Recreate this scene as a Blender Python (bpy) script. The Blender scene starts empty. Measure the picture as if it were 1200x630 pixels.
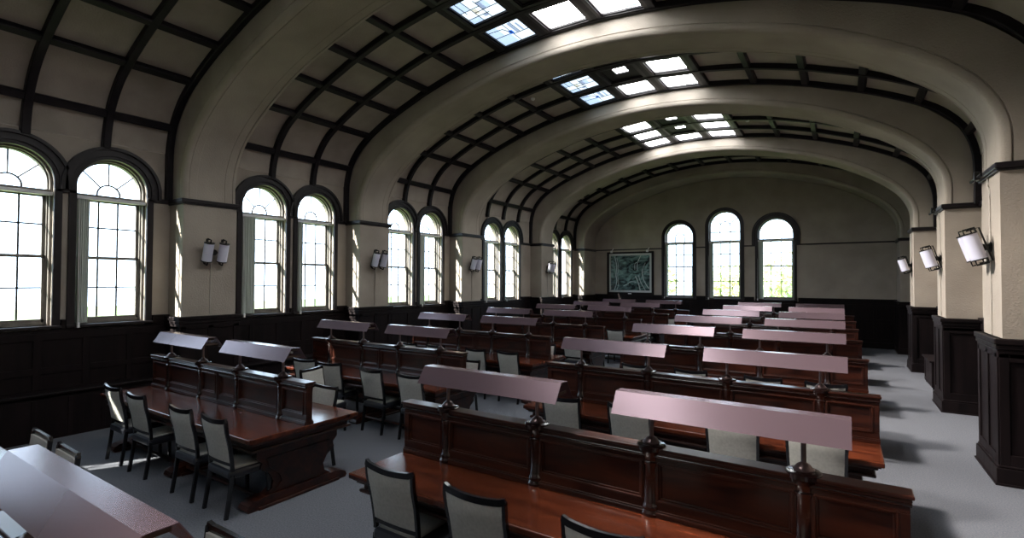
import bpy, bmesh, math, random
from mathutils import Vector, Matrix
random.seed(7)
PI = math.pi
R = math.radians
scn = bpy.context.scene
col = scn.collection

# ------------------------------------------------------------------ camera, world, sun, exposure
cam_d = bpy.data.cameras.new('camera'); cam = bpy.data.objects.new('camera', cam_d); col.objects.link(cam)
cam_d.sensor_width = 36; cam_d.sensor_fit = 'HORIZONTAL'; cam_d.lens = 594.16/1200*36
cam_d.clip_start = .05; cam_d.clip_end = 400
def cam_matrix(loc, yaw, pitch, roll):
    fw = Vector((math.sin(yaw)*math.cos(pitch), math.cos(yaw)*math.cos(pitch), math.sin(pitch)))
    r = Vector((math.cos(yaw), -math.sin(yaw), 0)); u = r.cross(fw)
    r2 = r*math.cos(roll)+u*math.sin(roll); u2 = -r*math.sin(roll)+u*math.cos(roll)
    m = Matrix((r2, u2, -fw)).transposed().to_4x4(); m.translation = loc
    return m
cam.matrix_world = cam_matrix(Vector((0, 0, 2.4)), -.578, .0211, .0037)
scn.camera = cam

SKY = 10.0
SUN = 48.0
SKYLIGHT = 28.0
AISLE_FILL = 7500.0
w = bpy.data.worlds.new('sky'); scn.world = w; w.use_nodes = True
bg = w.node_tree.nodes['Background']; bg.inputs[0].default_value = (.66, .82, 1.0, 1); bg.inputs[1].default_value = SKY
w.cycles.sampling_method = 'MANUAL'; w.cycles.sample_map_resolution = 256
sd = bpy.data.lights.new('sun', 'SUN'); sun = bpy.data.objects.new('sun', sd); col.objects.link(sun)
sd.energy = SUN; sd.angle = R(.6); sd.color = (1, .94, .84)
sun_dir = Vector((.5*math.cos(R(33)), .866*math.cos(R(33)), -math.sin(R(33))))
sun.rotation_euler = sun_dir.to_track_quat('-Z', 'Y').to_euler()
sun.location = (-20, -30, 20)
scn.view_settings.view_transform = 'Standard'; scn.view_settings.look = 'None'
scn.view_settings.gamma = 1; scn.view_settings.use_curve_mapping = False
scn.view_settings.exposure = -.6
scn.cycles.max_bounces = 10; scn.cycles.diffuse_bounces = 5; scn.cycles.glossy_bounces = 4
scn.cycles.transparent_max_bounces = 12; scn.cycles.caustics_reflective = False; scn.cycles.caustics_refractive = False
scn.cycles.sample_clamp_indirect = 8; scn.cycles.use_denoising = True

# ------------------------------------------------------------------ key dimensions (metres)
XP, XR = -9.81, 1.59                     # inner faces of the piers
XW, XE = -10.32, 2.10                    # window wall, opposite wall
XC = (XP+XR)/2
YN, YF = -3.55, 22.3                     # wall behind the camera, far wall
ZD, ZB = 1.75, 3.80                      # dado top, string course
PW = .94
PIERS = [-2.61-PW, .40, 4.34, 8.28, 12.24, 17.14, 21.06]
PEND = [p+PW for p in PIERS]; PEND[-1] = YF
BAYS = [(PEND[i], PIERS[i+1]) for i in range(6)]
ROW0, PITCH = .75, 2.76
BANKX = {'L': -6.845, 'R': -1.585}

# ------------------------------------------------------------------ materials
def mat(name, base=(.5, .5, .5), rough=.6, metal=0., spec=.5, emit=None, estr=0., coat=0.):
    m = bpy.data.materials.new(name); m.use_nodes = True
    b = m.node_tree.nodes['Principled BSDF']
    b.inputs['Base Color'].default_value = (*base, 1); b.inputs['Roughness'].default_value = rough
    b.inputs['Metallic'].default_value = metal; b.inputs['Specular IOR Level'].default_value = spec
    b.inputs['Coat Weight'].default_value = coat
    if coat: b.inputs['Coat Roughness'].default_value = .12
    if emit: b.inputs['Emission Color'].default_value = (*emit, 1); b.inputs['Emission Strength'].default_value = estr
    return m
def noisy(m, c1, c2, scale=(6, 6, 6), detail=6, bump=0., rough=None, lo=.35, hi=.65, bscale=None, distort=0.):
    nt = m.node_tree; n = nt.nodes; l = nt.links; b = n['Principled BSDF']
    tc = n.new('ShaderNodeTexCoord'); mp = n.new('ShaderNodeMapping'); mp.inputs['Scale'].default_value = scale
    l.new(tc.outputs['Object'], mp.inputs['Vector'])
    t = n.new('ShaderNodeTexNoise'); t.inputs['Scale'].default_value = 1; t.inputs['Detail'].default_value = detail
    t.inputs['Distortion'].default_value = distort
    l.new(mp.outputs[0], t.inputs['Vector'])
    cr = n.new('ShaderNodeValToRGB'); cr.color_ramp.elements[0].position = lo; cr.color_ramp.elements[1].position = hi
    cr.color_ramp.elements[0].color = (*c1, 1); cr.color_ramp.elements[1].color = (*c2, 1)
    l.new(t.outputs['Fac'], cr.inputs['Fac']); l.new(cr.outputs['Color'], b.inputs['Base Color'])
    if bump:
        t2 = n.new('ShaderNodeTexNoise'); t2.inputs['Scale'].default_value = bscale or 60; t2.inputs['Detail'].default_value = 3
        l.new(tc.outputs['Object'], t2.inputs['Vector'])
        bp = n.new('ShaderNodeBump'); bp.inputs['Strength'].default_value = bump; bp.inputs['Distance'].default_value = .01
        l.new(t2.outputs['Fac'], bp.inputs['Height']); l.new(bp.outputs['Normal'], b.inputs['Normal'])
    if rough:
        mr = n.new('ShaderNodeMapRange'); mr.inputs['To Min'].default_value = rough[0]; mr.inputs['To Max'].default_value = rough[1]
        l.new(t.outputs['Fac'], mr.inputs['Value']); l.new(mr.outputs[0], b.inputs['Roughness'])
    return m
M = {}
M['plaster'] = noisy(mat('plaster', rough=.92, spec=.2), (.31, .272, .232), (.38, .335, .285), (1.3, 1.3, 1.3), 8, .5, bscale=45)
M['vault'] = noisy(mat('vault_plaster', rough=.95, spec=.15), (.31, .275, .238), (.40, .355, .308), (1.6, 1.6, 1.6), 8, .5, bscale=40)
M['beam'] = noisy(mat('beam_wood', rough=.5, spec=.2), (.007, .006, .008), (.013, .010, .013), (2, 8, 8))
M['panel'] = noisy(mat('panel_wood', rough=.5, spec=.15), (.004, .0025, .003), (.009, .005, .0055), (10, 10, 1.2), rough=(.45, .65))
M['trim'] = noisy(mat('trim_wood', rough=.38, spec=.3), (.009, .007, .009), (.016, .012, .014), (8, 8, 2))
M['carpet'] = noisy(mat('carpet', rough=1, spec=.05), (.100, .108, .127), (.160, .164, .182), (70, 70, 70), 4, .6, bscale=260)
M['table'] = noisy(mat('table_wood', rough=.25, spec=.35, coat=.3), (.024, .006, .004), (.135, .030, .011), (1.1, 7, 7), 8, 0, (.16, .32), .3, .72, distort=1.2)
M['desk'] = noisy(mat('desk_wood', rough=.32, spec=.3, coat=.3), (.011, .0035, .003), (.052, .013, .0065), (1.5, 8, 9), 8, 0, (.25, .42), distort=.8)
M['hood'] = mat('hood_paint', (.172, .118, .140), .25, .5, .6)
M['desk_dark'] = mat('dark_varnish', (.014, .006, .0055), .22, spec=.5, coat=.5)
M['hood_in'] = mat('hood_inside', (.05, .03, .02), .6)
M['post'] = mat('post_metal', (.13, .09, .09), .3, .7)
M['black'] = mat('black_lacquer', (.008, .008, .010), .22, spec=.6)
M['fabric'] = noisy(mat('grey_fabric', rough=.85, spec=.25), (.37, .365, .335), (.43, .42, .39), (40, 40, 40), 4, .25, bscale=300)
M['piping'] = mat('seat_edge_vinyl', (.02, .022, .03), .3, spec=.6)
M['frame'] = noisy(mat('window_paint', rough=.5), (.12, .108, .095), (.17, .155, .138), (6, 6, 2))
M['lead'] = mat('lead_line', (.05, .05, .055), .6)
M['blind'] = mat('blind_fabric', (.52, .56, .50), .8)
M['white'] = mat('white_plastic', (.75, .75, .75), .4)
M['shade'] = mat('opal_glass', (.62, .62, .74), .35, spec=.5)
M['iron'] = mat('black_iron', (.012, .012, .012), .4, .6)
M['cable'] = mat('cable_sleeve', (.42, .38, .33), .6)
M['glow'] = mat('skylight_glass', (.6, .6, .6), .3, emit=(.97, .99, 1), estr=SKYLIGHT)
M['glow_p'] = mat('skylight_glass_dim', (.6, .65, .7), .3, emit=(.72, .88, 1), estr=2.3)
M['glow_b'] = mat('skylight_glass_pale_blue', (.5, .6, .7), .3, emit=(.50, .68, .92), estr=1.9)
M['glow_c'] = mat('skylight_glass_grey_blue', (.4, .5, .6), .3, emit=(.30, .40, .60), estr=1.6)
M['glow_y'] = mat('skylight_glass_cream', (.6, .6, .5), .3, emit=(.78, .80, .70), estr=1.4)
M['glow_bl'] = mat('skylight_glass_blue', (.05, .2, .7), .3, emit=(.02, .16, .75), estr=1.6)
M['glow_r'] = mat('skylight_glass_red', (.5, .1, .1), .3, emit=(.5, .2, .2), estr=1.5)
M['foliage'] = noisy(mat('foliage', rough=.8, spec=.2), (.60, .68, .36), (.75, .80, .52), (1.5, 1.5, 1.5), 4)
M['bark'] = mat('bark', (.10, .08, .06), .9)
M['lawn'] = noisy(mat('lawn', rough=1), (.12, .18, .05), (.2, .26, .09), (.8, .8, .8))
M['pic'] = noisy(mat('picture_print', rough=.25, spec=.5), (.004, .014, .018), (.20, .33, .31), (2.0, 2.0, 3.4), 8, lo=.40, hi=.68, distort=1.8)
M['paper'] = mat('white_mount', (.45, .47, .46), .5)
M['ink'] = mat('pale_ink', (.45, .52, .52), .5)
def glass_mat():
    m = bpy.data.materials.new('window_glass'); m.use_nodes = True; nt = m.node_tree; nt.nodes.clear()
    o = nt.nodes.new('ShaderNodeOutputMaterial'); t = nt.nodes.new('ShaderNodeBsdfTransparent'); g = nt.nodes.new('ShaderNodeBsdfGlossy')
    g.inputs['Roughness'].default_value = .02; x = nt.nodes.new('ShaderNodeMixShader'); x.inputs[0].default_value = .06
    t.inputs[0].default_value = (.93, .96, .97, 1)
    nt.links.new(t.outputs[0], x.inputs[1]); nt.links.new(g.outputs[0], x.inputs[2]); nt.links.new(x.outputs[0], o.inputs[0])
    return m
M['glass'] = glass_mat()

# ------------------------------------------------------------------ mesh builder
class MB:
    def __init__(s): s.v = []; s.f = []; s.sm = []; s.mi = []; s.cur = 0
    def add(s, vs, fs, smooth=False):
        o = len(s.v); s.v += [tuple(v) for v in vs]
        for f in fs: s.f.append(tuple(i+o for i in f)); s.sm.append(smooth); s.mi.append(s.cur)
        return s
    def box(s, x0, x1, y0, y1, z0, z1, b=0):
        if b <= 0:
            vs = [(x, y, z) for x in (x0, x1) for y in (y0, y1) for z in (z0, z1)]
            fs = [(0, 1, 3, 2), (4, 6, 7, 5), (0, 4, 5, 1), (2, 3, 7, 6), (0, 2, 6, 4), (1, 5, 7, 3)]
            return s.add(vs, fs)
        bm = bmesh.new(); bmesh.ops.create_cube(bm, size=1)
        for v in bm.verts:
            v.co = Vector(((x0+x1)/2+v.co.x*(x1-x0), (y0+y1)/2+v.co.y*(y1-y0), (z0+z1)/2+v.co.z*(z1-z0)))
        b = min(b, .49*min(abs(x1-x0), abs(y1-y0), abs(z1-z0)))
        bmesh.ops.bevel(bm, geom=bm.edges[:], offset=b, segments=2, affect='EDGES', profile=.5)
        bm.verts.index_update()
        s.add([v.co[:] for v in bm.verts], [[v.index for v in f.verts] for f in bm.faces]); bm.free(); return s
    def tube(s, pts, r, n=8, closed=False, rect=None, up=Vector((0, 0, 1))):
        pts = [Vector(p) for p in pts]; rings = []; N = len(pts)
        for i, p in enumerate(pts):
            a = pts[(i-1) % N] if (closed or i > 0) else p; b = pts[(i+1) % N] if (closed or i < N-1) else p
            d = (b-a).normalized(); u = up if abs(d.dot(up)) < .95 else Vector((1, 0, 0))
            x = d.cross(u).normalized(); y = x.cross(d).normalized()
            rr = r[i] if isinstance(r, (list, tuple)) else r
            if rect: ring = [p+x*(sx*rect[0])+y*(sy*rect[1]) for sx, sy in ((-1, -1), (1, -1), (1, 1), (-1, 1))]
            else: ring = [p+x*math.cos(2*PI*k/n)*rr+y*math.sin(2*PI*k/n)*rr for k in range(n)]
            rings.append(ring)
        m = 4 if rect else n; vs = [v for q in rings for v in q]; fs = []
        for i in range(N if closed else N-1):
            j = (i+1) % N
            for k in range(m): fs.append((i*m+k, i*m+(k+1) % m, j*m+(k+1) % m, j*m+k))
        s.add(vs, fs, not rect)
        if not closed: s.add(rings[0], [tuple(range(m))[::-1]]); s.add(rings[-1], [tuple(range(m))])
        return s
    def lathe(s, prof, c=(0, 0, 0), n=16, axis='z', a0=0, a1=2*PI):
        full = abs(a1-a0-2*PI) < 1e-6; m = n if full else n+1; vs = []
        for (r, h) in prof:
            for k in range(m):
                a = a0+(a1-a0)*k/n; x, y = r*math.cos(a), r*math.sin(a)
                vs.append((c[0]+x, c[1]+y, c[2]+h) if axis == 'z' else (c[0]+h, c[1]+x, c[2]+y) if axis == 'x' else (c[0]+x, c[1]+h, c[2]+y))
        fs = []
        for i in range(len(prof)-1):
            for k in range(n if full else n):
                k2 = (k+1) % m if full else k+1
                fs.append((i*m+k, i*m+k2, (i+1)*m+k2, (i+1)*m+k))
        return s.add(vs, fs, True)
    def prism(s, poly, f, h0, h1):           # poly of 2D points, f(a,b,h)->3D
        n = len(poly); vs = [f(a, b, h0) for a, b in poly]+[f(a, b, h1) for a, b in poly]
        fs = [tuple(range(n))[::-1], tuple(range(n, 2*n))]+[(i, (i+1) % n, n+(i+1) % n, n+i) for i in range(n)]
        return s.add(vs, fs)
    def xf(s, m):
        s.v = [tuple(m @ Vector(v)) for v in s.v]; return s
    def build(s, name, m, parent=None, loc=None, recalc=True):
        me = bpy.data.meshes.new(name); me.from_pydata([tuple(v) for v in s.v], [], s.f)
        ms = m if isinstance(m, (list, tuple)) else [m]
        for k in ms: me.materials.append(k)
        me.polygons.foreach_set('use_smooth', s.sm)
        me.polygons.foreach_set('material_index', s.mi)
        if recalc:
            bm = bmesh.new(); bm.from_mesh(me); bmesh.ops.recalc_face_normals(bm, faces=bm.faces[:]); bm.to_mesh(me); bm.free()
        if any(s.sm) and len(me.polygons) < 2000: me.set_sharp_from_angle(angle=R(38))
        o = bpy.data.objects.new(name, me); col.objects.link(o)
        if parent: o.parent = parent
        if loc: o.location = loc
        return o
def empty(name, loc=(0, 0, 0), rz=0):
    o = bpy.data.objects.new(name, None); col.objects.link(o); o.location = loc; o.rotation_euler[2] = rz; o.empty_display_size = .1
    return o
def tag(o, label=None, cat=None, group=None, kind=None):
    if label: o['label'] = label
    if cat: o['category'] = cat
    if group: o['group'] = group
    if kind: o['kind'] = kind
    return o
def struct(o, label=None): o['kind'] = 'structure'; (label and o.__setitem__('label', label)); return o
def copy_tree(o, parent=None):
    c = o.copy(); col.objects.link(c); c.parent = parent
    for ch in list(o.children): copy_tree(ch, c)
    return c
def spline(pts, n=6):
    out = []; P = [Vector(p) for p in pts]
    for i in range(len(P)-1):
        p0 = P[max(i-1, 0)]; p1 = P[i]; p2 = P[i+1]; p3 = P[min(i+2, len(P)-1)]
        for k in range(n):
            t = k/n
            out.append(.5*((2*p1)+(p2-p0)*t+(2*p0-5*p1+4*p2-p3)*t*t+(3*p1-p0-3*p2+p3)*t**3))
    out.append(P[-1]); return out
ORD = ['nearest', 'second', 'third', 'fourth', 'fifth', 'sixth', 'seventh', 'eighth', 'ninth', 'tenth', 'eleventh', 'twelfth', 'thirteenth']

# ------------------------------------------------------------------ profiles of the big arches and of the vault (half: u from centre, z)
ARCH_H = [(5.70, ZB), (5.70, 4.22), (5.63, 4.50), (5.46, 4.80), (5.20, 5.07), (4.85, 5.33), (4.35, 5.62), (3.86, 5.86), (3.3, 6.06), (2.6, 6.26), (1.8, 6.44), (.9, 6.56), (0, 6.60)]
VAULT_H = [(6.21, ZB), (6.21, 4.45), (6.17, 4.85), (6.02, 5.25), (5.70, 5.62), (5.25, 5.90), (4.6, 6.20), (3.9, 6.45), (3.5, 6.58), (2.6, 6.81), (1.6, 6.97), (.8, 7.05), (0, 7.08)]
def full(h, n=4):
    L = [(XC-u, z) for u, z in h]; Rr = [(XC+u, z) for u, z in h[:-1]][::-1]
    return [Vector((p[0], 0, p[1])) for p in spline([(a, b, 0) for a, b in L+Rr], n)] and [Vector((p[0], 0, p[1])) for p in spline([(a, b, 0) for a, b in L+Rr], n)]
ARCH = full(ARCH_H); VAULT = full(VAULT_H)
def normals(P):                                    # outward (away from the room)
    out = []
    for i in range(len(P)):
        d = P[min(i+1, len(P)-1)]-P[max(i-1, 0)]; d.normalize(); out.append(Vector((-d.z, 0, d.x)))
    return out
AN, VN = normals(ARCH), normals(VAULT)
def vault_at(u):                                   # point on vault for |u|<6.1, with outward normal
    x = XC+u
    for i in range(len(VAULT)-1):
        a, b = VAULT[i], VAULT[i+1]
        if a.z > 4.5 and b.z > 4.5 or (a.z > 4 and abs(u) < 6.19):
            if a.x <= x <= b.x and b.x > a.x:
                t = (x-a.x)/(b.x-a.x); return a.lerp(b, t), VN[i].lerp(VN[i+1], t).normalized()
    return None

def sweep_y(mb, P, Nn, sec, closed=False):         # sec: list of (y, offset outward)
    vs = []; m = len(sec)
    for p, n in zip(P, Nn):
        for (y, o) in sec: vs.append((p.x+n.x*o, y, p.z+n.z*o))
    fs = []
    for i in range(len(P)-1):
        for k in range(m if closed else m-1):
            k2 = (k+1) % m
            fs.append((i*m+k, i*m+k2, (i+1)*m+k2, (i+1)*m+k))
    mb.add(vs, fs, False)
    if closed: mb.add(vs[:m], [tuple(range(m))]); mb.add(vs[-m:], [tuple(range(m))])
    return mb
def set_smooth_angle(o, a=35):
    me = o.data
    me.polygons.foreach_set('use_smooth', [True]*len(me.polygons))
    try: me.set_sharp_from_angle(angle=R(a))
    except Exception: pass

# ------------------------------------------------------------------ structure: floor, ceiling, walls
mb = MB(); mb.box(XW-.4, XE+.4, YN-.3, YF+.4, -.2, 0); fl = struct(mb.build('floor', M['carpet']))
CI = [k for k in range(len(VAULT)) if VAULT[k].z > 4.58]
mb = MB(); sweep_y(mb, [VAULT[k] for k in CI], [VN[k] for k in CI], [(YN, 0), (YF, 0), (YF, .18), (YN, .18)], True)
o = struct(mb.build('ceiling', M['vault'])); set_smooth_angle(o)

trim_n = [0]
def trim(mb_, m, label=None, smooth=False):
    trim_n[0] += 1
    o = struct(mb_.build('trim_%d' % trim_n[0], m), label)
    if smooth: set_smooth_angle(o)
    return o
win_n = [0]

# opening spec: (centre, half, sill, arch centre z)
def arc_pts(c, r, zc, n=24):
    return [(c-r*math.cos(PI*k/n), zc+r*math.sin(PI*k/n)) for k in range(n+1)]
def wall_holes(name, f, s0, s1, z0, topf, wins, m, thick=.32):
    """f(s,z,d)->3D; topf(s)->z of the top of the wall"""
    mb = MB()
    for d in (0, thick):
        def q(a, b, c, e): mb.add([f(*a, d), f(*b, d), f(*c, d), f(*e, d)], [(0, 1, 2, 3)])
        xs = s0
        def strip(a, b, zz):
            n = max(1, int((b-a)/.4)); 
            for i in range(n):
                u, v = a+(b-a)*i/n, a+(b-a)*(i+1)/n
                q((u, zz), (v, zz), (v, topf(v)), (u, topf(u)))
        for (c, h, sill, zc) in wins:
            strip(xs, c-h, z0)
            q((c-h, z0), (c+h, z0), (c+h, sill), (c-h, sill))
            P = arc_pts(c, h, zc)
            for a, b in zip(P[:-1], P[1:]): q(a, b, (b[0], topf(b[0])), (a[0], topf(a[0])))
            xs = c+h
        strip(xs, s1, z0)
    for (c, h, sill, zc) in wins:                  # reveals
        loop = [(c-h, sill)]+arc_pts(c, h, zc)+[(c+h, sill)]
        L = len(loop)
        for i in range(L):
            a, b = loop[i], loop[(i+1) % L]
            mb.add([f(*a, 0), f(*b, 0), f(*b, thick), f(*a, thick)], [(0, 1, 2, 3)])
    return struct(mb.build(name, m, recalc=False))

fL = lambda s, z, d: (XW-d, s, z)
fF = lambda s, z, d: (s, YF+d, z)
LW = []                                            # left windows (centre)
for i, (a, b) in enumerate(BAYS):
    c = (a+b)/2; LW += [c-.63, c+.63]
LWIN = [(c, .50, 1.66, 3.90) for c in LW]
FWIN = [(-5.93, .60, 1.66, 4.28), (-4.08, .62, 1.66, 4.66), (-2.20, .64, 1.66, 4.24)]
wall_holes('wall_left', fL, YN, YF, 0, lambda s: 4.66, LWIN, M['plaster'])
def ftop(s):
    p = vault_at(max(-6.1, min(6.1, s-XC))); return (p[0].z if p else 4.9)+.12
wall_holes('wall_far', fF, XW, XE, 0, ftop, FWIN, M['plaster'])
mb = MB(); mb.box(XE, XE+.3, YN, YF, 0, 4.7); struct(mb.build('wall_right', M['plaster']))
mb = MB(); mb.box(XW-.3, XE+.3, YN-.25, YN, 0, 7.3); struct(mb.build('wall_near', M['plaster']))

# arches with their piers
def arch_section(y0, y1):
    b = .065
    near = [(y0, .62), (y0, .125), (y0+.012, .12), (y0+.012, .108), (y0-.006, .10)]
    cur = [(y0-.006+b*(1-math.cos(t)), .0+.09*(1-math.sin(t))) for t in [R(a) for a in (10, 30, 50, 70, 90)]]
    s1 = [(y0+.075, 0), (y0+.08, .012), (y0+.092, .012), (y0+.095, .004), (y0+.22, .004), (y0+.225, .010)]
    half = near+cur+s1
    yy = y0+y1
    return half+[(yy-y, o) for y, o in half[::-1]]
for i, y0 in enumerate(PIERS):
    y1 = PEND[i]
    mb = MB()
    sec = arch_section(y0, y1) if i < 6 else arch_section(y0, y1+.25)
    sweep_y(mb, ARCH, AN, sec, True)
    for sx, xa, xb in ((0, XW-.05, XP), (1, XR, XE+.05)): mb.box(xa, xb, y0, y1, 1.5, ZB+.01)
    o = struct(mb.build('ceiling_arch_%d' % (i+1), M['plaster']), 'plaster transverse arch carried on its two wall piers'); set_smooth_angle(o, 30)
    # dado casing and string course on both piers
    for side in (0, 1):
        xa, xb = (XW-.02, XP) if side == 0 else (XR, XE+.02)
        sx = 1 if side == 0 else -1; xi = XP if side == 0 else XR
        def bx(mb, d, z0, z1, b=.004):             # box around pier grown by d
            if side == 0: mb.box(xa, xi+d, y0-d, y1+d if i < 6 else y1, z0, z1, b)
            else: mb.box(xi-d, xb, y0-d, y1+d if i < 6 else y1, z0, z1, b)
        mb = MB(); bx(mb, .045, 0, ZD-.03)
        bx(mb, .085, 0, .20); bx(mb, .070, .20, .235, .012); bx(mb, .10, 0, .025)
        bx(mb, .075, ZD-.16, ZD-.10, .01); bx(mb, .09, ZD-.10, ZD-.03, .012); bx(mb, .062, ZD-.26, ZD-.16, .01)
        # raised stiles on the aisle face and on the face turned to the camera
        L = y1-y0+.09 if i < 6 else y1-y0+.045
        n = 2; ya = y0-.045
        for k in range(n+1):
            yc = ya+.05+(L-.10)*k/n
            x0, x1 = sorted((xi+sx*.045, xi+sx*.062)); mb.box(x0, x1, yc-.05, yc+.05, .22, ZD-.2, .004)
        for k in range(n):
            c0 = ya+.10+(L-.20)*k/n+ (0 if k == 0 else .05); c1 = ya+.10+(L-.20)*(k+1)/n-(.05 if k == 0 else 0)
            x0, x1 = sorted((xi+sx*.045, xi+sx*.062)); mb.box(x0, x1, c0, c1, .22, .34, .004)
        xs0, xs1 = sorted((xi+sx*.045, xa if side == 0 else xb))
        for fy0, fy1 in (((y0-.062, y0-.045),)+(((y1+.045, y1+.062),) if i < 6 else ())):
            mb.box(xs0, xs0+.09, fy0, fy1, .22, ZD-.2, .004); mb.box(xs1-.09, xs1, fy0, fy1, .22, ZD-.2, .004)
            mb.box(xs0+.09, xs1-.09, fy0, fy1, .22, .36, .004); mb.box(xs0+.09, xs1-.09, fy0, fy1, ZD-.30, ZD-.2, .004)
        trim(mb, M['panel'], 'dark wood dado casing around a pier')
        mb = MB(); bx(mb, .05, ZB-.045, ZB+.03, .012); bx(mb, .03, ZB-.07, ZB-.045, .006)
        trim(mb, M['trim'], 'dark string course around a pier')

# dado along walls, per bay
def dado_run(f, s0, s1, m, top, gaps=()):
    """f(s, z, d) with d positive into the room; builds a panelled dado"""
    mb = MB()
    def bx(a, b, z0, z1, d0, d1, bv=.004):
        p, q = Vector(f(a, z0, d0)), Vector(f(b, z1, d1))
        mb.box(min(p.x, q.x), max(p.x, q.x), min(p.y, q.y), max(p.y, q.y), z0, z1, bv)
    bx(s0, s1, 0, top, -.05, .03); bx(s0, s1, 0, .20, .03, .06); bx(s0, s1, .2, .235, .03, .05, .01)
    n = max(1, round((s1-s0)/.62)); W = (s1-s0)/n
    for k in range(n+1):
        a = s0+k*W; bx(max(s0, a-.05), min(s1, a+.05), .235, top-.05, .03, .047)
    bx(s0, s1, .235, .34, .03, .0465); bx(s0, s1, top-.16, top-.05, .03, .0465); bx(s0, s1, .92, 1.02, .03, .0465)
    return mb, bx
gL = lambda s, z, d: (XW+d, s, z)
gF = lambda s, z, d: (s, YF-d, z)
gR = lambda s, z, d: (XE-d, s, z)
for i, (a, b) in enumerate(BAYS):
    w1, w2 = LW[2*i], LW[2*i+1]
    mb, bx = dado_run(gL, a, b, None, 1.60)
    for s0, s1 in ((a, w1-.60), (w2+.60, b), (w1+.60, w2-.60)):
        bx(s0, s1, 1.60, ZD-.04, -.05, .05); bx(s0, s1, ZD-.04, ZD, -.05, .07, .008)
    trim(mb, M['panel'], 'dark panelled dado below a pair of arched windows')
    mb, bx = dado_run(gR, a, b, None, ZD-.05); bx(a, b, ZD-.05, ZD, -.05, .07, .008)
    trim(mb, M['panel'], 'dark panelled dado on the aisle wall')
mb, bx = dado_run(gF, XP, XR, None, 1.60)
edges = [XP]+[v for c, h, s_, z_ in FWIN for v in (c-h-.13, c+h+.13)]+[XR]
for s0, s1 in zip(edges[::2], edges[1::2]):
    bx(s0, s1, 1.60, ZD-.04, -.05, .05); bx(s0, s1, ZD-.04, ZD, -.05, .07, .008)
trim(mb, M['panel'], 'dark panelled dado along the far wall')
# string course on walls between windows
def course(f, s0, s1):
    mb = MB(); p, q = Vector(f(s0, ZB-.05, -.02)), Vector(f(s1, ZB+.03, .045))
    mb.box(min(p.x, q.x), max(p.x, q.x), min(p.y, q.y), max(p.y, q.y), ZB-.05, ZB+.03, .01)
    trim(mb, M['trim'], 'dark string course between window arches')
for i, (a, b) in enumerate(BAYS):
    w1, w2 = LW[2*i], LW[2*i+1]
    for s0, s1 in ((a, w1-.5), (w1+.5, w2-.5), (w2+.5, b)): course(gL, s0, s1)
    course(gR, a, b)
edges = [XP]+[v for c, h, s_, z_ in FWIN for v in (c-h-.05, c+h+.05)]+[XR]
for s0, s1 in zip(edges[::2], edges[1::2]):
    mb = MB(); mb.box(s0, s1, YF-.035, YF+.02, ZB-.03, ZB+.02, .006); trim(mb, M['trim'], 'thin dark rail across the far wall')
# low radiator bench under the windows of each bay
for i, (a, b) in enumerate(BAYS[:3]):
    if i == 0: continue
    o = empty('radiator_bench', ((XW+XP)/2, (a+b)/2, 0))
    lab = ['beneath the windows level with the nearest desks', 'under the two nearest windows, left of the nearest desk bank', 'under the second pair of windows']
    tag(o, 'low black wooden radiator bench '+lab[i], 'bench', 'radiator benches under the windows')
    h = (b-a)/2-.14; mb = MB(); mb.box(-.12, .17, -h, h, 0, .66, .006)
    for k in range(7): mb.box(.168, .178, -h+.1+k*(2*h-.2)/6-.025, -h+.1+k*(2*h-.2)/6+.025, .06, .60, .003)
    mb.build('casing', M['panel'], o)
    mb = MB(); mb.box(-.12, .22, -h, h, .66, .70, .01); mb.build('seat_board', M['panel'], o)

# beams
U = [-6.08, -5.36, -4.47, -3.5, -2.52, -1.52, -.51, .51, 1.52, 2.52, 3.5, 4.47, 5.36, 6.08]
NSEG = [3, 3, 3, 3, 4, 3]
def idx_from(zmin):
    return [k for k in range(len(VAULT)) if VAULT[k].z >= zmin]
for i, (a, b) in enumerate(BAYS):
    n = NSEG[i]; W = (b-a)/n
    for k in range(n+1):
        y = a+k*W; y0, y1 = y-.055, y+.055; zmin = 4.55
        if k == 0: y0, y1 = a, a+.10
        if k == n: y0, y1 = b-.10, b
        if k in (0, n): zmin = ZB-.01
        ids = idx_from(zmin); P = [VAULT[j] for j in ids]; Nn = [VN[j] for j in ids]
        mb = MB(); sweep_y(mb, P, Nn, [(y0, .02), (y1, .02), (y1, -.095), (y1-.012, -.105), (y0+.012, -.105), (y0, -.095)], True)
        trim(mb, M['beam'], 'dark curved ceiling rib', True)
    for u in U:
        r_ = vault_at(u)
        if not r_: continue
        p, nn = r_; t = Vector((nn.z, 0, -nn.x)); mb = MB()
        def P3(tt, oo, y): q = p+t*tt+nn*oo; return (q.x, y, q.z)
        prof = [(-.065, .02), (.065, .02), (.065, -.075), (.05, -.092), (-.05, -.092), (-.065, -.075)]
        mb.prism(prof, lambda A_, B_, h: P3(A_, B_, h), a, b)
        trim(mb, M['beam'], 'dark straight ceiling beam')

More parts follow.
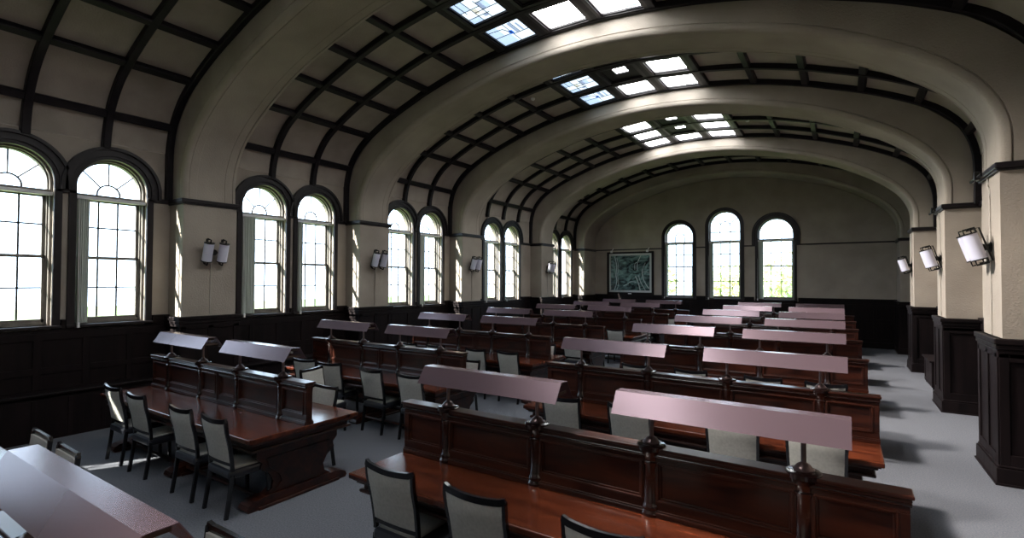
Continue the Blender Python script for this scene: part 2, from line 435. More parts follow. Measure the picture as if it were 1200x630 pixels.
# ------------------------------------------------------------------ windows
def window(f, c, h, sill, zc, label, style='fan', transom=3.75, blind=None, mid=None):
    """f(s,z,d): d positive into the room"""
    win_n[0] += 1
    root = empty('window_%d' % win_n[0], f(c, sill, 0)); struct(root, label)
    inv = root.location.copy()
    def F(s, z, d): return tuple(Vector(f(s, z, d))-inv)
    def bx(mb, a, b, z0, z1, d0, d1, bv=.003):
        p, q = Vector(F(a, z0, d0)), Vector(F(b, z1, d1))
        mb.box(min(p.x, q.x), max(p.x, q.x), min(p.y, q.y), max(p.y, q.y), z0-inv.z, z1-inv.z, bv)
    def ring(mb, r0, r1, d0, d1, a0=0, a1=PI, n=28, cc=c, z_=zc):
        vs = []; 
        for k in range(n+1):
            t = a0+(a1-a0)*k/n
            for (r, d) in ((r0, d0), (r0, d1), (r1, d1), (r1, d0)): vs.append(F(cc-r*math.cos(t), z_+r*math.sin(t), d))
        fs = []
        for k in range(n):
            for j in range(4): fs.append((k*4+j, k*4+(j+1) % 4, k*4+4+(j+1) % 4, k*4+4+j))
        mb.add(vs, fs+[(0, 1, 2, 3), (4*n, 4*n+1, 4*n+2, 4*n+3)])
    low = ZB if style != 'far' else sill-.05
    # architrave
    mb = MB(); big = .20 if style != 'far' else .13
    for r0, r1, d1 in ((h-.01, h+.05, .035), (h+.05, h+.07, .06), (h+.07, h+.15, .05), (h+.15, h+big, .085)) if style != 'far' else ((h-.01, h+.08, .04), (h+.08, h+.13, .065)):
        ring(mb, r0, r1, -.01, d1)
        for s_ in (-1, 1):
            a, b = sorted((c+s_*r0, c+s_*r1)); bx(mb, a, b, low, zc, -.01, d1, .002)
    if style != 'far':
        for s_ in (-1, 1):
            a, b = sorted((c+s_*(h-.01), c+s_*(h+.09))); bx(mb, a, b, 1.60, ZB, -.01, .045, .006)
    bx(mb, c-h-.10, c+h+.10, sill-.045, sill, -.2, .075, .008)
    mb.build('architrave', M['trim'], root)
    # box frame set back in the opening
    mb = MB(); g = h-.055; D0, D1 = -.24, -.14
    ring(mb, g, h, D0, D1); ring(mb, g+.02, h, D1, -.08)
    for s_ in (-1, 1):
        a, b = sorted((c+s_*g, c+s_*h)); bx(mb, a, b, sill, zc, D0, D1); a, b = sorted((c+s_*(g+.02), c+s_*h)); bx(mb, a, b, sill, zc, D1, -.08)
    bx(mb, c-h, c+h, transom-.035, transom+.035, D0, -.07, .006)
    bx(mb, c-g, c+g, sill, sill+.05, D0, D1)
    mb.build('frame', M['frame'], root)
    mr = mid or (sill+transom)/2+.03
    mb = MB()
    for z0, z1, d0, d1 in ((sill+.05, mr+.02, -.19, -.15), (mr-.02, transom-.035, -.23, -.19)):
        for s_ in (-1, 1):
            a, b = sorted((c+s_*(g-.04), c+s_*g)); bx(mb, a, b, z0, z1, d0, d1)
        bx(mb, c-g, c+g, z0, z0+.05, d0, d1); bx(mb, c-g, c+g, z1-.04, z1, d0, d1)
    mb.build('sash', M['frame'], root)
    # glazing bars
    mb = MB(); lw = .012 if style != 'far' else .019; dd0, dd1 = -.205, -.185
    gi = g-.04
    for s_ in (-1, 1):
        bx(mb, c+s_*gi/3-lw, c+s_*gi/3+lw, sill+.1, transom-.03, dd0, dd1, 0)
    for z in ((sill+.1+mr)/2, (mr+transom)/2): bx(mb, c-gi, c+gi, z-lw, z+lw, dd0, dd1, 0)
    rr = g*.36
    if style in ('fan', 'far'):
        zf = transom+.04 if style == 'fan' else zc-.02
        zf = max(zf, zc-.08)
        ring(mb, rr-lw, rr+lw, dd0, dd1, z_=zf, n=16)
        for ang in (45 if style == 'fan' else 35, 90, 135 if style == 'fan' else 145):
            a = R(ang); rx = g
            p0 = F(c-rr*math.cos(a), zf+rr*math.sin(a), -.195)
            # reach the frame
            t = rr
            while ((t*math.cos(a))**2+(zf+t*math.sin(a)-zc)**2)**.5 < g and t < 2: t += .01
            p1 = F(c-t*math.cos(a), zf+t*math.sin(a), -.195)
            mb.tube([p0, p1], lw, 4)
        for s_ in (-1, 1): bx(mb, c+s_*rr-lw, c+s_*rr+lw, transom+.03, zf, dd0, dd1, 0)
        if style == 'far' and zc-transom > .4: bx(mb, c-g, c+g, zc-.25-lw, zc-.25+lw, dd0, dd1, 0)
    else:
        for s_ in (-1, 1): bx(mb, c+s_*g/3-lw, c+s_*g/3+lw, transom+.03, zc+.15, dd0, dd1, 0)
    mb.build('glazing_bars', M['lead'], root)
    mb = MB(); loop = [(c-g, sill+.04)]+arc_pts(c, g, zc, 20)+[(c+g, sill+.04)]
    mb.add([F(s, z, -.196) for s, z in loop], [tuple(range(len(loop)))]); mb.build('glass', M['glass'], root)
    # daylight portal
    ld = bpy.data.lights.new('daylight_portal', 'AREA'); ld.shape = 'RECTANGLE'; ld.size = 2*h; ld.size_y = zc+h-sill; ld.cycles.is_portal = True
    lo = bpy.data.objects.new('daylight_portal', ld); col.objects.link(lo)
    lo.location = f(c, (sill+zc+h)/2, -.30)
    nrm = Vector(f(c, 2, 1))-Vector(f(c, 2, 0)); lo.rotation_euler = nrm.to_track_quat('-Z', 'Z').to_euler()
    # stacked vertical blind at one side
    if blind:
        b0, b1, lab = blind
        bo = empty('vertical_blind', f((b0+b1)/2, sill, -.06)); tag(bo, lab, 'window blind', 'stacked vertical blinds')
        iv = bo.location
        def bx2(mb, a, b, z0, z1, d0, d1, bv=.003):
            p, q = Vector(f(a, z0, d0))-iv, Vector(f(b, z1, d1))-iv
            mb.box(min(p.x, q.x), max(p.x, q.x), min(p.y, q.y), max(p.y, q.y), p.z, q.z, bv)
        mb = MB(); nsl = max(3, int((b1-b0)/.02))
        for k in range(nsl):
            s = b0+(b1-b0)*(k+.5)/nsl; bx2(mb, s-.004, s+.006, sill+.02, transom-.06, -.12+.004*(k % 2), -.03+.006*(k % 3), 0)
        mb.build('slats', M['blind'], bo)
        mb = MB(); bx2(mb, c-h+.01, c+h-.01, transom-.06, transom-.005, -.10, -.03, .004); mb.build('headrail', M['white'], bo)
        mb = MB(); p = Vector(f(b0-.02, transom-.05, .02))-iv; q = Vector(f(b0-.02, sill+.0, .095))-iv
        mb.tube([p, q], .004, 5); mb.box(q.x-.018, q.x+.018, q.y-.018, q.y+.018, q.z-.05, q.z+.03, .004); mb.build('cord', M['white'], bo)
    return root
WL = ['first', 'second', 'third', 'fourth', 'fifth', 'sixth', 'seventh', 'eighth', 'ninth', 'tenth', 'eleventh', 'twelfth']
BW = {2: (.0, .06), 3: (.03, .17), 4: (.03, .30), 5: (.05, .16), 6: (.02, .04), 7: (.05, .25), 8: (.05, .28), 9: (.05, .15), 10: (.1, .3), 11: (.02, .15)}
for i, (c, h, s, z) in enumerate(LWIN):
    b = None
    if i >= 2:
        q = BW[i]; k = i-2
        b = (c-h+.03+q[0], c-h+.03+q[0]+max(.06, q[1]-q[0]), 'pale vertical blind drawn aside at the %s side window counted from the viewer' % WL[k])
    window(gL, c, h, s, z, 'arched sash window with leaded fanlight in the side wall', 'fan', blind=b)
FL = ['beside the framed picture', 'in the tall middle window of the far wall', 'in the far-wall window nearest the columns']
for i, (c, h, s, z) in enumerate(FWIN):
    window(gF, c, h, s, z, 'arched sash window in the far wall', 'plain' if i == 2 else 'far', transom=4.02, mid=2.98,
           blind=(c-h+.02, c-h+(.10, .17, .20)[i], 'pale vertical blind drawn aside '+FL[i]))

# ------------------------------------------------------------------ skylights in the vault
def cell_panel(u0, u1, y0, y1, lift=-.03):
    a = vault_at(u0)[0]; b = vault_at(u1)[0]; n = vault_at((u0+u1)/2)[1]
    a = a+n*lift; b = b+n*lift; return a, b, n
ART = {'a': dict(lines=[(.0, .45, .55, .45), (.30, 0, .30, 1), (.55, .2, .55, 1), (.0, .78, .62, .78), (.55, .30, 1, .30), (.12, .0, .12, .55), (.30, .62, 1, .62)],
                 fill=[('glow_b', 0, .3, 0, .45), ('glow_y', .30, .42, .48, .70), ('glow_c', .55, .66, .30, .62), ('glow_b', .0, .3, .78, 1), ('glow_b', .66, .8, .3, .62), ('glow_c', .42, .55, .8, .9)]),
       'b': dict(lines=[(.0, .55, .45, .55), (.52, 0, .52, 1), (.0, .2, .4, .25), (.4, .25, .52, .55), (.52, .62, 1, .62), (.72, 0, .72, .6)],
                 fill=[('glow_bl', .45, .57, .42, .60), ('glow_b', 0, .45, .55, 1), ('glow_b', 0, .3, 0, .55), ('glow_c', .62, .70, .1, .60), ('glow_c', .80, .86, .2, .60)]),
       'c': dict(lines=[(.35, 0, .35, .6), (.35, .6, .7, .6), (.7, .6, .7, 1)], fill=[]),
       'd': dict(lines=[(.5, 0, .5, .4), (.5, .4, .75, .4), (.5, .15, .7, .15)], fill=[('glow_b', .5, .56, .3, .42), ('glow_r', .22, .32, .38, .5)]),
       'e': dict(lines=[(.6, .6, .6, 1), (.6, .75, 1, .75)], fill=[('glow_b', .62, .95, .88, .97)])}
sky_n = [0]
def skylight(u0, u1, y0, y1, kind, label):
    A, B, N_ = cell_panel(u0, u1, y0, y1)
    e = (B-A); Lx = e.length; e.normalize()
    nn = Vector((-e.z, 0, e.x))
    win_n[0] += 1
    root = empty('window_%d' % win_n[0], ((A.x+B.x)/2, (y0+y1)/2, (A.z+B.z)/2)); struct(root, label); iv = root.location.copy()
    def P(s, t, d):                               # s along e 0..1, t along y 0..1, d down into the room
        q = A+e*(s*Lx)-nn*d; return Vector((q.x, y0+(y1-y0)*t, q.z))-iv
    def slab(mb, s0, s1, t0, t1, d0, d1):
        vs = [P(s, t, d) for s in (s0, s1) for t in (t0, t1) for d in (d0, d1)]
        mb.add(vs, [(0, 1, 3, 2), (4, 6, 7, 5), (0, 4, 5, 1), (2, 3, 7, 6), (0, 2, 6, 4), (1, 5, 7, 3)])
    mx = .105/Lx; my = .10/(y1-y0)
    mb = MB()
    for q in ((0, mx, 0, 1), (1-mx, 1, 0, 1), (mx, 1-mx, 0, my), (mx, 1-mx, 1-my, 1)): slab(mb, *q, -.02, .035)
    for q in ((0, mx*.72, 0, 1), (1-mx*.72, 1, 0, 1), (mx*.7, 1-mx*.7, 0, my*.7), (mx*.7, 1-mx*.7, 1-my*.7, 1)): slab(mb, *q, .03, .06)
    mb.build('frame', M['trim'], root)
    if kind == 'hatch':
        mb = MB()
        h0, h1, g0, g1 = .38, .70, .18, .52
        for q in ((mx, h0, my, 1-my), (h1, 1-mx, my, 1-my), (h0, h1, my, g0), (h0, h1, g1, 1-my)): slab(mb, *q, -.005, .02)
        mb.build('hatch_cover', M['beam'], root)
        mb = MB(); slab(mb, h0, h1, g0, g1, -.012, -.006); mb.build('pane', M['glow'], root); return
    art = ART[kind]
    mb = MB(); slab(mb, mx, 1-mx, my, 1-my, -.008, 0); mb.build('pane', M['glow_p' if kind in 'ab' else 'glow'], root)
    w_, h_ = 1-2*mx, 1-2*my
    for m_, s0, s1, t0, t1 in art['fill']:
        mb = MB(); slab(mb, mx+s0*w_, mx+s1*w_, my+t0*h_, my+t1*h_, .001, .003); mb.build('stained_piece', M[m_], root)
    mb = MB()
    for s0, t0, s1, t1 in art['lines']:
        p = P(mx+s0*w_, my+t0*h_, .005); q = P(mx+s1*w_, my+t1*h_, .005); mb.tube([p, q], .008, 4)
    mb.build('lead_came', M['lead'], root)
for i, rows in ((0, 3), (1, 3), (2, 3), (3, 3), (4, 4)):
    a, b = BAYS[i]; W = (b-a)/rows
    for r in range(rows):
        y0, y1 = a+r*W+.045, a+(r+1)*W-.045
        last = r == rows-1; prev = r == rows-2
        kinds = ['b' if last else 'a', ('c' if last else 'hatch'), 'e' if last else 'd']
        if i == 4: kinds = ['d', 'hatch' if r < 3 else 'e', 'd'] if r != 2 else ['c', 'hatch', 'e']
        for k, kd in enumerate(kinds):
            u0, u1 = [(-1.52, -.51), (-.51, .51), (.51, 1.52)][k]
            skylight(u0+.05, u1-.05, y0, y1, kd, 'leaded glass skylight panel in the vault')

# added spot under each skylight, standing in for scattered sun to brighten the aisle
for i in (0, 1, 2, 3, 4):
    a, b = BAYS[i]; ld = bpy.data.lights.new('skylight_beam', 'SPOT'); ld.energy = AISLE_FILL; ld.color = (1, .93, .86)
    ld.spot_size = R(54); ld.spot_blend = 1; ld.shadow_soft_size = .42
    lo = bpy.data.objects.new('skylight_beam', ld); col.objects.link(lo); lo.location = (XC, (a+b)/2, 6.7)
    lo.rotation_euler = (Vector((1.9, (a+b)/2+1.7, .3))-lo.location).to_track_quat('-Z', 'Y').to_euler()

# ------------------------------------------------------------------ reading tables
def make_table(kind):
    HL = 1.885; D = .68; ZT = .785
    t = empty('reading_table')
    mb = MB(); mb.box(-HL, HL, -D, D, ZT-.045, ZT, .008); mb.box(-HL+.025, HL-.025, -D+.025, D-.025, ZT-.062, ZT-.045, .004)
    mb.build('tabletop', M['table'], t)
    mb = MB(); mb.box(-HL+.09, HL-.09, -D+.09, D-.09, ZT-.15, ZT-.062, .006)
    mb.box(-HL+.06, HL-.06, -D+.06, D-.06, ZT-.165, ZT-.135, .012); mb.box(-HL+.045, HL-.045, -D+.045, D-.045, ZT-.085, ZT-.062, .008)
    mb.build('apron', M['desk'], t)
    S = [(.50, .62), (.50, .52), (.44, .46), (.46, .40), (.36, .33), (.31, .24), (.33, .16), (.42, .10)]
    poly = [(y, z) for y, z in S]+[(-y, z) for y, z in S[::-1]]
    xs = [-HL+.22, HL-.22]+([0] if kind == 'L' else [])
    for x in xs:
        mb = MB(); mb.prism(poly, lambda a, b, h: (h, a, b), x-.05, x+.05)
        sc = [(.40, .50), (.36, .40), (.25, .30), (.22, .22), (.28, .15)]
        mb.prism([(y, z) for y, z in sc]+[(-y, z) for y, z in sc[::-1]], lambda a, b, h: (h, a, b), x-.065, x+.065)
        tr = mb.build('trestle', M['desk'], t)
        mb = MB(); ft = [(.60, .0), (.62, .03), (.60, .07), (.54, .10), (.46, .11)]
        mb.prism([(y, z) for y, z in ft]+[(-y, z) for y, z in ft[::-1]], lambda a, b, h: (h, a, b), x-.085, x+.085)
        mb.box(x-.11, x+.11, -.5, .5, 0, .03, .006)
        mb.build('foot', M['desk'], tr)
    mb = MB(); mb.box(-HL+.27, HL-.27, -.02, .02, .20, .62, .004); mb.box(-HL+.27, HL-.27, -.05, .05, .17, .23, .008); mb.build('stretcher', M['desk'], t)
    for s in (-1, 1):
        mb = MB(); mb.tube([(-HL+.30, s*.42, .09), (HL-.30, s*.42, .09)], .022, 8); mb.build('foot_rail', M['desk'], t)
    # partition
    ZP = 1.255; px = [-1.38, -.46, .46, 1.38]
    bounds = [-HL]+px+[HL]
    if kind == 'L': bounds = [-HL, -1.38, -.46, 0, .46, 1.38, HL]
    mb = MB(); mb.box(-HL+.006, HL-.006, -.020, .020, ZT, ZP-.03)
    E_ = .040
    for s in (-1, 1):
        def B(x0, x1, d0, d1, z0, z1, b=.004): mb.box(x0, x1, min(s*d0, s*d1), max(s*d0, s*d1), z0, z1, b)
        B(-HL+.006, HL-.006, .02, E_, ZP-.105, ZP-.045); B(-HL+.006, HL-.006, .02, E_, ZT, ZT+.11)
        B(-HL, HL, .03, .058, ZT, ZT+.035, .006); B(-HL, HL, .03, .05, ZT+.035, ZT+.048, .006)
        for a, b in zip(bounds[:-1], bounds[1:]):
            a0 = a+(.006 if a == -HL else 0); b0 = b-(.006 if b == HL else 0)
            sw = .055
            B(a0, a0+sw, .02, E_, ZT+.11, ZP-.105); B(b0-sw, b0, .02, E_, ZT+.11, ZP-.105)
            x0, x1, z0, z1 = a0+sw, b0-sw, ZT+.11, ZP-.105
            for q in ((x0, x1, z0, z0+.022), (x0, x1, z1-.022, z1), (x0, x0+.022, z0, z1), (x1-.022, x1, z0, z1)):
                B(q[0], q[1], .02, .034, q[2], q[3], .006)
            for q in ((x0, x1, z0-.008, z0+.008), (x0, x1, z1-.008, z1+.008), (x0-.008, x0+.008, z0, z1), (x1-.008, x1+.008, z0, z1)):
                B(q[0], q[1], .03, .048, q[2], q[3], .005)
        if kind == 'L': B(-.018, .018, .02, .052, ZT, ZP-.03, .006)
    p = mb.build('partition', M['desk'], t)
    mb = MB(); mb.box(-HL-.012, HL+.012, -.068, .068, ZP-.022, ZP, .006); mb.box(-HL-.004, HL+.004, -.058, .058, ZP-.046, ZP-.022, .010)
    mb.build('cap_rail', M['desk'], p)
    mb = MB(); mb.tube([(-HL, -.050, ZP-.054), (HL, -.050, ZP-.054)], .012, 10); mb.tube([(-HL, .050, ZP-.054), (HL, .050, ZP-.054)], .012, 10)
    mb.build('bead_moulding', M['desk_dark'], p)
    for x in px:
        mb = MB()
        mb.lathe([(0, 0), (.075, 0), (.078, .02), (.066, .04), (.070, .055), (.064, .075), (.056, .09), (.056, .34), (.064, .352), (.066, .365), (.056, .375), (.060, .395), (.070, .415), (.085, .432), (.092, .445), (.098, .450), (.098, .478), (.090, .484), (.0, .484)], (x, 0, ZT), 20)
        mb.build('pilaster', M['desk_dark'], t)
    return t
def make_lamp():
    t = empty('reading_lamp'); HL = .70; zb, zt = 1.47-1.26, 1.612-1.26; bw, tw = .145, .052
    mb = MB()
    o = [(-bw, zb), (-tw, zt), (tw, zt), (bw, zb)]; th = .004
    inn = [(bw-.006, zb), (tw-.003, zt-th), (-tw+.003, zt-th), (-bw+.006, zb)]
    mb.prism(o+inn, lambda a, b, h: (h, a, b), -HL, HL)
    hood = mb.build('hood', M['hood'], t)
    mb = MB()
    for s in (-1, 1): mb.box(s*(HL-.03)-.003, s*(HL-.03)+.003, -.085, .085, zb+.040, zb+.062)
    mb.box(-HL+.03, HL-.03, -.045, .045, zt-.035, zt-.006, .006)
    mb.build('tube_holder', M['hood_in'], hood)
    mb = MB(); mb.tube([(-HL+.07, 0, zt-.055), (HL-.07, 0, zt-.055)], .013, 8); mb.build('fluorescent_tube', M['white'], hood)
    for s in (-1, 1):
        mb = MB(); mb.lathe([(0, .012), (.058, .012), (.060, .020), (.050, .026), (.046, .034), (.036, .046), (.024, .054), (.017, .058), (.0145, .064), (.0145, zt-.02), (0, zt-.02)], (s*.46, 0, 0), 16)
        mb.build('post', M['post'], t)
    return t
TL, TR = make_table('L'), make_table('R'); LAMP = make_lamp(); usedT = {'L': 0, 'R': 0}; usedL = 0
bankname = {'L': 'window-side', 'R': 'column-side'}
for bank in 'LR':
    for k in range(8):
        src = TL if bank == 'L' else TR
        t = src if not usedT[bank] else copy_tree(src); usedT[bank] = 1
        t.location = (BANKX[bank], ROW0+PITCH*k, 0)
        tag(t, 'long reddish-brown reading table with panelled divider, %s in the %s bank counted from the viewer' % (ORD[k], bankname[bank]), 'table', 'reading tables in the %s bank' % bankname[bank])
        for j, s in enumerate((-1, 1)):
            if k == 0 and bank == 'L': continue
            if k == 0 and s == 1: continue
            l = LAMP if not usedL else copy_tree(LAMP); usedL = 1
            l.location = (BANKX[bank]+s*.92, ROW0+PITCH*k, 1.26)
            which = 'half nearer the windows' if s < 0 else 'half nearer the columns'
            tag(l, 'pinkish metal trough lamp on the %s of the %s %s table' % (which, ORD[k], bankname[bank]), 'lamp', 'trough lamps on the reading tables')

# ------------------------------------------------------------------ chairs
def make_chair():
    t = empty('padded_chair')                    # origin: floor between rear feet; faces +Y
    W = .225
    post = [(0, -.035, .0), (0, -.005, .20), (0, .02, .42), (0, .015, .55), (0, -.012, .72), (0, -.045, .86), (0, -.060, .985)]
    def back_y(z):
        P = spline(post, 6)
        for a, b in zip(P[:-1], P[1:]):
            if a.z <= z <= b.z: return a.y+(b.y-a.y)*(z-a.z)/(b.z-a.z)
        return P[-1].y
    mb = MB(); X0 = W
    # back frame: stiles, curved top rail, lower rail
    for s in (-1, 1):
        P = [Vector((s*(X0+(.012 if p.z > .5 else 0)*min(1, (p.z-.5)/.4) if p.z > .5 else s*X0*1), p.y, p.z)) for p in spline(post, 4) if p.z >= .42]
        P = [Vector((s*(X0+.014*max(0, min(1, (p.z-.5)/.4))), p.y, p.z)) for p in spline(post, 4) if p.z >= .42]
        mb.tube(P, 0, rect=(.014, .016), up=Vector((0, 1, 0)))
    top = []
    for k in range(13):
        a = -1+2*k/12; top.append((a*(X0+.026), -.060-.022*(1-a*a), .978-.018*math.cos(a*PI/2)+(.010 if abs(a) > .9 else 0)))
    mb.tube(top, 0, rect=(.013, .022))
    mb.tube([(a*X0, back_y(.53)-.012*(1-a*a), .53) for a in (-1, -.6, -.2, .2, .6, 1)], 0, rect=(.012, .018))
    mb.build('back_frame', M['black'], t)
    # padded back
    mb = MB(); nx, nz = 8, 8; G = []
    for side, off in ((0, -.016), (1, .022)):
        for j in range(nz+1):
            z = .548+(.955-.548)*j/nz
            for i in range(nx+1):
                a = -1+2*i/nx; x = a*(X0-.012+.014*max(0, (z-.5)/.4)); zz = z-(.012*math.cos(a*PI/2) if j == nz else 0)
                puff = .012*(1-a**4)*(1-(2*j/nz-1)**4)
                y = back_y(z)-.012*(1-a*a)*(1+.6*j/nz)+(off-puff if side == 0 else off+puff)
                G.append((x, y, zz))
    m1 = nx+1; tot = m1*(nz+1); fs = []
    for sd_ in (0, 1):
        o = sd_*tot
        for j in range(nz):
            for i in range(nx): fs.append((o+j*m1+i, o+j*m1+i+1, o+(j+1)*m1+i+1, o+(j+1)*m1+i))
    border = [i for i in range(m1)]+[j*m1+nx for j in range(1, nz+1)]+[nz*m1+i for i in range(nx-1, -1, -1)]+[j*m1 for j in range(nz-1, 0, -1)]
    for a, b in zip(border, border[1:]+border[:1]): fs.append((a, b, b+tot, a+tot))
    mb.add(G, fs, True); mb.build('backrest', M['fabric'], t)
    # seat
    mb = MB(); mb.box(-.200, .200, .022, .425, .44, .487, .02)
    mb.build('seat', M['fabric'], t)
    mb = MB(); mb.box(-.232, .232, -.012, .450, .378, .468, .03); mb.build('seat_frame', M['piping'], t)
    for s in (-1, 1):
        mb = MB(); P = [Vector((s*X0, p.y, p.z)) for p in spline(post, 4) if p.z <= .43]
        mb.tube(P, 0, rect=(.014, .018), up=Vector((0, 1, 0))); mb.build('leg', M['black'], t)
        mb = MB(); mb.tube([(s*(X0-.012), .405, .40), (s*(X0-.006), .415, 0)], 0, rect=(.015, .015), up=Vector((0, 1, 0))); mb.build('leg', M['black'], t)
    return t
CH = make_chair(); usedC = [0]
def chair(x, y, rz, label, group):
    c = CH if not usedC[0] else copy_tree(CH); usedC[0] = 1
    c.location = (x, y, 0); c.rotation_euler[2] = rz
    tag(c, label, 'chair', group)
FRONT = {('L', 1): [-7.98, -7.22, -6.09, -5.385], ('L', 2): [-8.05, -7.60, -7.15, -6.19, -5.37], ('R', 1): [-2.86, -2.06, -1.16, -.33], ('R', 2): [-2.86, -2.02, -.95, -.22],
         ('R', 3): [-2.90, -2.02, -.99, -.21]}
BACK = {('L', 1): [-8.1, -7.3, -6.4, -5.74], ('L', 0): [-6.08, -5.36], ('R', 0): [-2.82]}
FRONT[('L', 2)] = [-7.95, -7.27, -6.19, -5.37]
HIDE = {}
for k in (4, 5, 6, 7): HIDE[('L', k, -1)] = (0, 1, 2); HIDE[('R', k, -1)] = (0, 1, 2, 3)
for k in (1, 2, 3, 4): HIDE[('L', k, 1)] = (0, 1, 2)
for k in (5, 6, 7): HIDE[('L', k, 1)] = (0, 1, 2, 3)
for k in range(1, 8): HIDE[('R', k, 1)] = (0, 1, 2, 3)
for bank in 'LR':
    for k in range(8):
        yc = ROW0+PITCH*k; cx = BANKX[bank]
        for side in (-1, 1):
            if k == 0 and side == -1: continue
            xs = (FRONT if side < 0 else BACK).get((bank, k))
            if xs is None: xs = [cx+d+random.uniform(-.05, .05) for d in (-1.27, -.47, .55, 1.34)]
            full_ = {}
            for n, x in enumerate(xs):
                jy = random.uniform(-.02, .03); rz = random.uniform(-.03, .03)
                if bank == 'L' and k == 2 and side == -1 and n < 2: rz = .22
                y = yc-.735+jy if side < 0 else yc+.735-jy-.0
                full_[n] = (x, y, rz)
            ids = [n for n in sorted(full_) if n not in HIDE.get((bank, k, side), ())]
            for q, n in enumerate(ids):
                x, y, rz = full_[n]; sd = 'near' if side < 0 else 'far'
                if len(ids) == 1: lab = 'black-framed grey padded chair on the %s side of the %s %s table' % (sd, ORD[k], bankname[bank])
                else: lab = 'black-framed chair, grey pad, %s from windows, %s side of %s %s table' % (['first', 'second', 'third', 'fourth'][q], sd, ORD[k], bankname[bank])
                chair(x, y, rz+(0 if side < 0 else PI), lab, 'chairs on the %s side of the %s tables' % (sd, bankname[bank]))
chair(-6.98, 5.02, -PI/2+.25, 'black-framed grey chair turned sideways in the gap behind the second window-side table', 'chairs pulled out of line')

# ------------------------------------------------------------------ sconces on the piers
def make_sconce():
    t = empty('wall_sconce')                     # at the pier face; points to +X
    mb = MB(); mb.lathe([(0, 0), (.065, 0), (.065, .012), (.05, .02), (.042, .025), (.042, .09), (.055, .09), (.055, .14), (0, .14)], (0, 0, 0), 16, 'x')
    mb.tube([(.11, -.13, 0), (.11, .13, 0)], .012, 8); mb.build('bracket', M['iron'], t)
    tilt = Matrix.Rotation(R(17), 4, 'Y')
    for s in (-1, 1):
        off = Matrix.Translation((.185, s*.135, .0)) @ tilt
        mb = MB(); mb.lathe([(.0, -.165), (.082, -.165), (.082, .165), (0, .165)], (0, 0, 0), 20); mb.xf(off)
        sh = mb.build('shade', M['shade'], t)
        mb = MB(); mb.lathe([(0, .163), (.088, .163), (.088, .178), (0, .178)], (0, 0, 0), 20); mb.lathe([(0, -.178), (.088, -.178), (.088, -.163), (0, -.163)], (0, 0, 0), 20)
        for z0, z1 in ((.17, .235), (-.17, -.235)):
            mb.tube([(-.075, 0, z0), (-.075, 0, z1), (.045, 0, z1), (.045, 0, z0)], 0, rect=(.009, .009), up=Vector((0, 1, 0)))
        mb.tube([(-.03, 0, .22), (-.115, 0, .22), (-.115, 0, -.22), (-.03, 0, -.22)], 0, rect=(.009, .009), up=Vector((0, 1, 0)))
        mb.xf(off); mb.build('cage', M['iron'], t)
    return t
S0 = make_sconce(); us = 0
SCL = ['nearest', 'second', 'third', 'fourth']
def sconce(i, left):
    global us
    s = S0 if not us else copy_tree(S0); us = 1
    yc = PIERS[i]+.47
    if left: s.location = (XP, yc, 2.88); 
    else: s.location = (XR, yc-.0, 2.84); s.rotation_euler[2] = PI
    k = i-2 if left else i-3
    tag(s, 'twin white cylinder sconce in black cage on the %s pier of the %s' % (SCL[k], 'window wall' if left else 'aisle side'), 'wall lamp', 'twin sconces on the piers')
    mb = MB()
    if left: mb.tube([(.008, 0, -.05), (.008, .0, -1.13)], .007, 6)
    else: mb.tube([(.008, .0, .05), (.008, .0, .62), (.008, -.02, .72), (.012, -.06, .80), (.012, -.08, .95)], .009, 6)
    mb.build('cable', M['cable'], s)
for i in (2, 3, 4, 5): sconce(i, True)
for i in (3, 4, 5): sconce(i, False)
# loose cable clamp bars on the aisle string course
for n, i in enumerate((3, 4)):
    t = empty('cable_clamp', (XR-.05, PEND[i]-.12, ZB)); tag(t, 'small black cable clamp on the string course above the %s aisle sconce' % SCL[n], 'clamp', 'cable clamps')
    mb = MB(); mb.tube([(.0, -.2, .0), (-.06, .10, -.05)], .022, 8); mb.box(-.06, 0, -.1, -.02, -.05, .06, .008); mb.build('bar', M['iron'], t)

# ------------------------------------------------------------------ radiator cabinet between two aisle piers
t = empty('radiator_cabinet', (1.86, 15.10, 0)); tag(t, 'dark brown wooden radiator cabinet standing against the aisle wall between two piers', 'cabinet')
mb = MB(); mb.box(-.22, .22, -.60, .60, .05, .60, .006); mb.box(-.232, -.22, -.60, -.50, .05, .6, .003); mb.box(-.232, -.22, .50, .60, .05, .6, .003)
mb.box(-.232, -.22, -.5, .5, .05, .13, .003); mb.box(-.232, -.22, -.5, .5, .53, .6, .003); mb.build('body', M['panel'], t)
mb = MB(); mb.box(-.27, .23, -.65, .65, .60, .64, .008); mb.build('top', M['panel'], t)
for yy in (-.55, .55):
    mb = MB(); mb.box(-.21, .21, yy-.03, yy+.03, 0, .05, .004); mb.build('foot', M['panel'], t)

# ------------------------------------------------------------------ framed picture on the far wall
t = empty('framed_picture', (-8.11, YF-.03, 2.73)); tag(t, 'large framed dark teal print with pale curving lines, left of the far windows', 'picture')
hw, hh = 1.0, .88
mb = MB()
for q in ((-hw-.10, hw+.10, hh, hh+.08), (-hw-.10, hw+.10, -hh-.10, -hh), (-hw-.10, -hw, -hh, hh), (hw, hw+.10, -hh, hh)): mb.box(q[0], q[1], -.045, .0, q[2], q[3], .006)
mb.build('frame', M['panel'], t)
mb = MB(); mb.box(-hw, hw, -.02, 0, -hh, hh); mb.build('mount', M['paper'], t)
mb = MB(); mb.box(-hw+.09, hw-.09, -.026, -.019, -hh+.09, hh-.09); pr = mb.build('print', M['pic'], t)
mb = MB()
def stroke(pts, r): mb.tube([(a, -.028, b) for a, b in [(p.x, p.y) for p in spline([(x, z, 0) for x, z in pts], 6)]], r, 6)
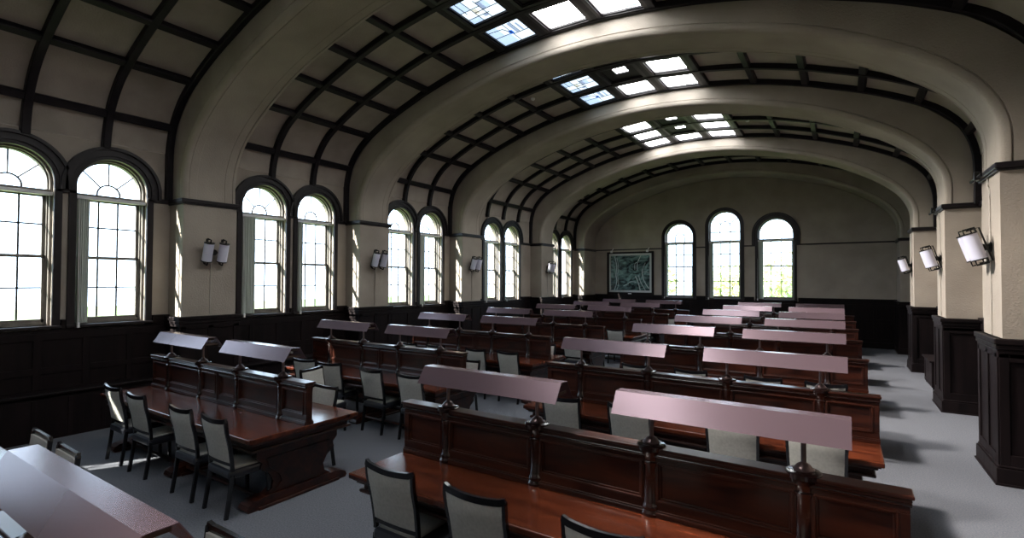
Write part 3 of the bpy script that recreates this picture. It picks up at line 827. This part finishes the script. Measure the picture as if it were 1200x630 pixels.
stroke([(-.72, .75), (-.62, .3), (-.66, -.1), (-.62, -.4), (-.74, -.78)], .022)
stroke([(-.62, .70), (-.54, .25), (-.58, -.1), (-.54, -.5), (-.62, -.78)], .010)
stroke([(.52, .78), (.36, .45), (.34, .1)], .016); stroke([(.34, .48), (.24, .40), (.24, .12)], .012)
stroke([(.72, .45), (.58, .1), (.62, -.25), (.74, -.5), (.88, -.70)], .020)
stroke([(.26, -.15), (.36, -.35), (.44, -.60), (.48, -.78)], .022); stroke([(.40, -.10), (.50, -.40), (.62, -.62), (.72, -.78)], .014)
stroke([(-.30, -.60), (-.1, -.50), (.05, -.40), (.3, -.42)], .014); stroke([(.55, .0), (.72, .05), (.88, -.02)], .008)
mb.build('drawn_lines', M['ink'], pr)
for x in (-.86, .82):
    mb = MB(); mb.box(x-.05, x+.05, -.11, -.02, hh+.05, hh+.15, .02); mb.tube([(x, -.03, hh+.12), (x+.10, -.10, hh+.24)], .018, 6); mb.build('spot_clip', M['white'], t)
mb = MB(); mb.box(-.08, .08, -.05, -.045, -hh-.08, -hh-.04); mb.build('name_plate', M['white'], t)

# small things on ceiling
for n, (u, y, lab) in enumerate(((-2.24, 11.1, 'second skylight'), (1.9, 15.95, 'third skylight'))):
    p, nn = vault_at(u); o_ = empty('smoke_detector', (p.x, y, p.z-.0)); tag(o_, 'small white round detector on the vault beside the %s' % lab, 'smoke detector')
    o_.location = (p.x, y-.45, p.z-.01)
    mb = MB(); mb.lathe([(0, -.05), (.035, -.05), (.05, -.03), (.05, 0), (0, 0)], (0, 0, 0), 14); mb.build('housing', M['white'], o_)
p, nn = vault_at(-5.05); g = empty('air_vent', (p.x, 19.55+.5, p.z)); tag(g, 'small black air grille in the vault of the farthest bay above the windows', 'vent')
e = Vector((nn.z, 0, -nn.x)); mt = Matrix((e, Vector((0, 1, 0)), nn)).transposed().to_4x4()
mb = MB(); mb.box(-.12, .12, -.25, .25, -.03, .0, .004)
for k in range(5): mb.box(-.1+k*.045, -.09+k*.045, -.23, .23, -.04, -.03)
mb.xf(mt); mb.build('grille', M['iron'], g)

# ------------------------------------------------------------------ outside
mb = MB(); mb.box(-80, 60, -60, 90, -1.3, -1.2); o = struct(mb.build('ground', M['lawn']), 'lawn outside the windows')
def tree(x, y, h, r, label):
    t = empty('leafy_tree', (x, y, -1.2)); tag(t, label, 'tree', 'trees outside the windows')
    mb = MB(); mb.tube([(0, 0, 0), (.1, .05, h*.3), (-.05, .1, h*.6), (.1, 0, h*.8)], [.22, .17, .12, .05], 8)
    for k in range(5):
        a = k*2*PI/5; mb.tube([(0, 0, h*.35+k*.2), (math.cos(a)*r*.5, math.sin(a)*r*.5, h*.6)], [.08, .03], 5)
    mb.build('trunk', M['bark'], t)
    mb = MB(); rnd = random.Random(int(x*10+y))
    for k in range(2600):
        th = rnd.uniform(0, 2*PI); ph = math.acos(rnd.uniform(-.8, 1)); rr = r*rnd.uniform(.45, 1)
        c = Vector((rr*math.sin(ph)*math.cos(th), rr*math.sin(ph)*math.sin(th), h*.62+rr*.85*math.cos(ph)))
        a = Vector((rnd.uniform(-1, 1), rnd.uniform(-1, 1), rnd.uniform(-1, 1))).normalized(); b = a.cross(Vector((rnd.random(), rnd.random(), 1))).normalized(); s_ = rnd.uniform(.12, .24)
        mb.add([c-a*s_, c+b*s_*.5, c+a*s_, c-b*s_*.5], [(0, 1, 2, 3)])
    mb.build('crown', M['foliage'], t, recalc=False)
tree(-10.5, 30, 5.2, 2.5, 'green leafy tree seen through the far window beside the picture')
tree(-6.2, 36, 4.2, 2.5, 'green leafy tree seen through the tall middle far window')
tree(-1.6, 31, 5.0, 2.6, 'green leafy tree seen through the far window nearest the columns')
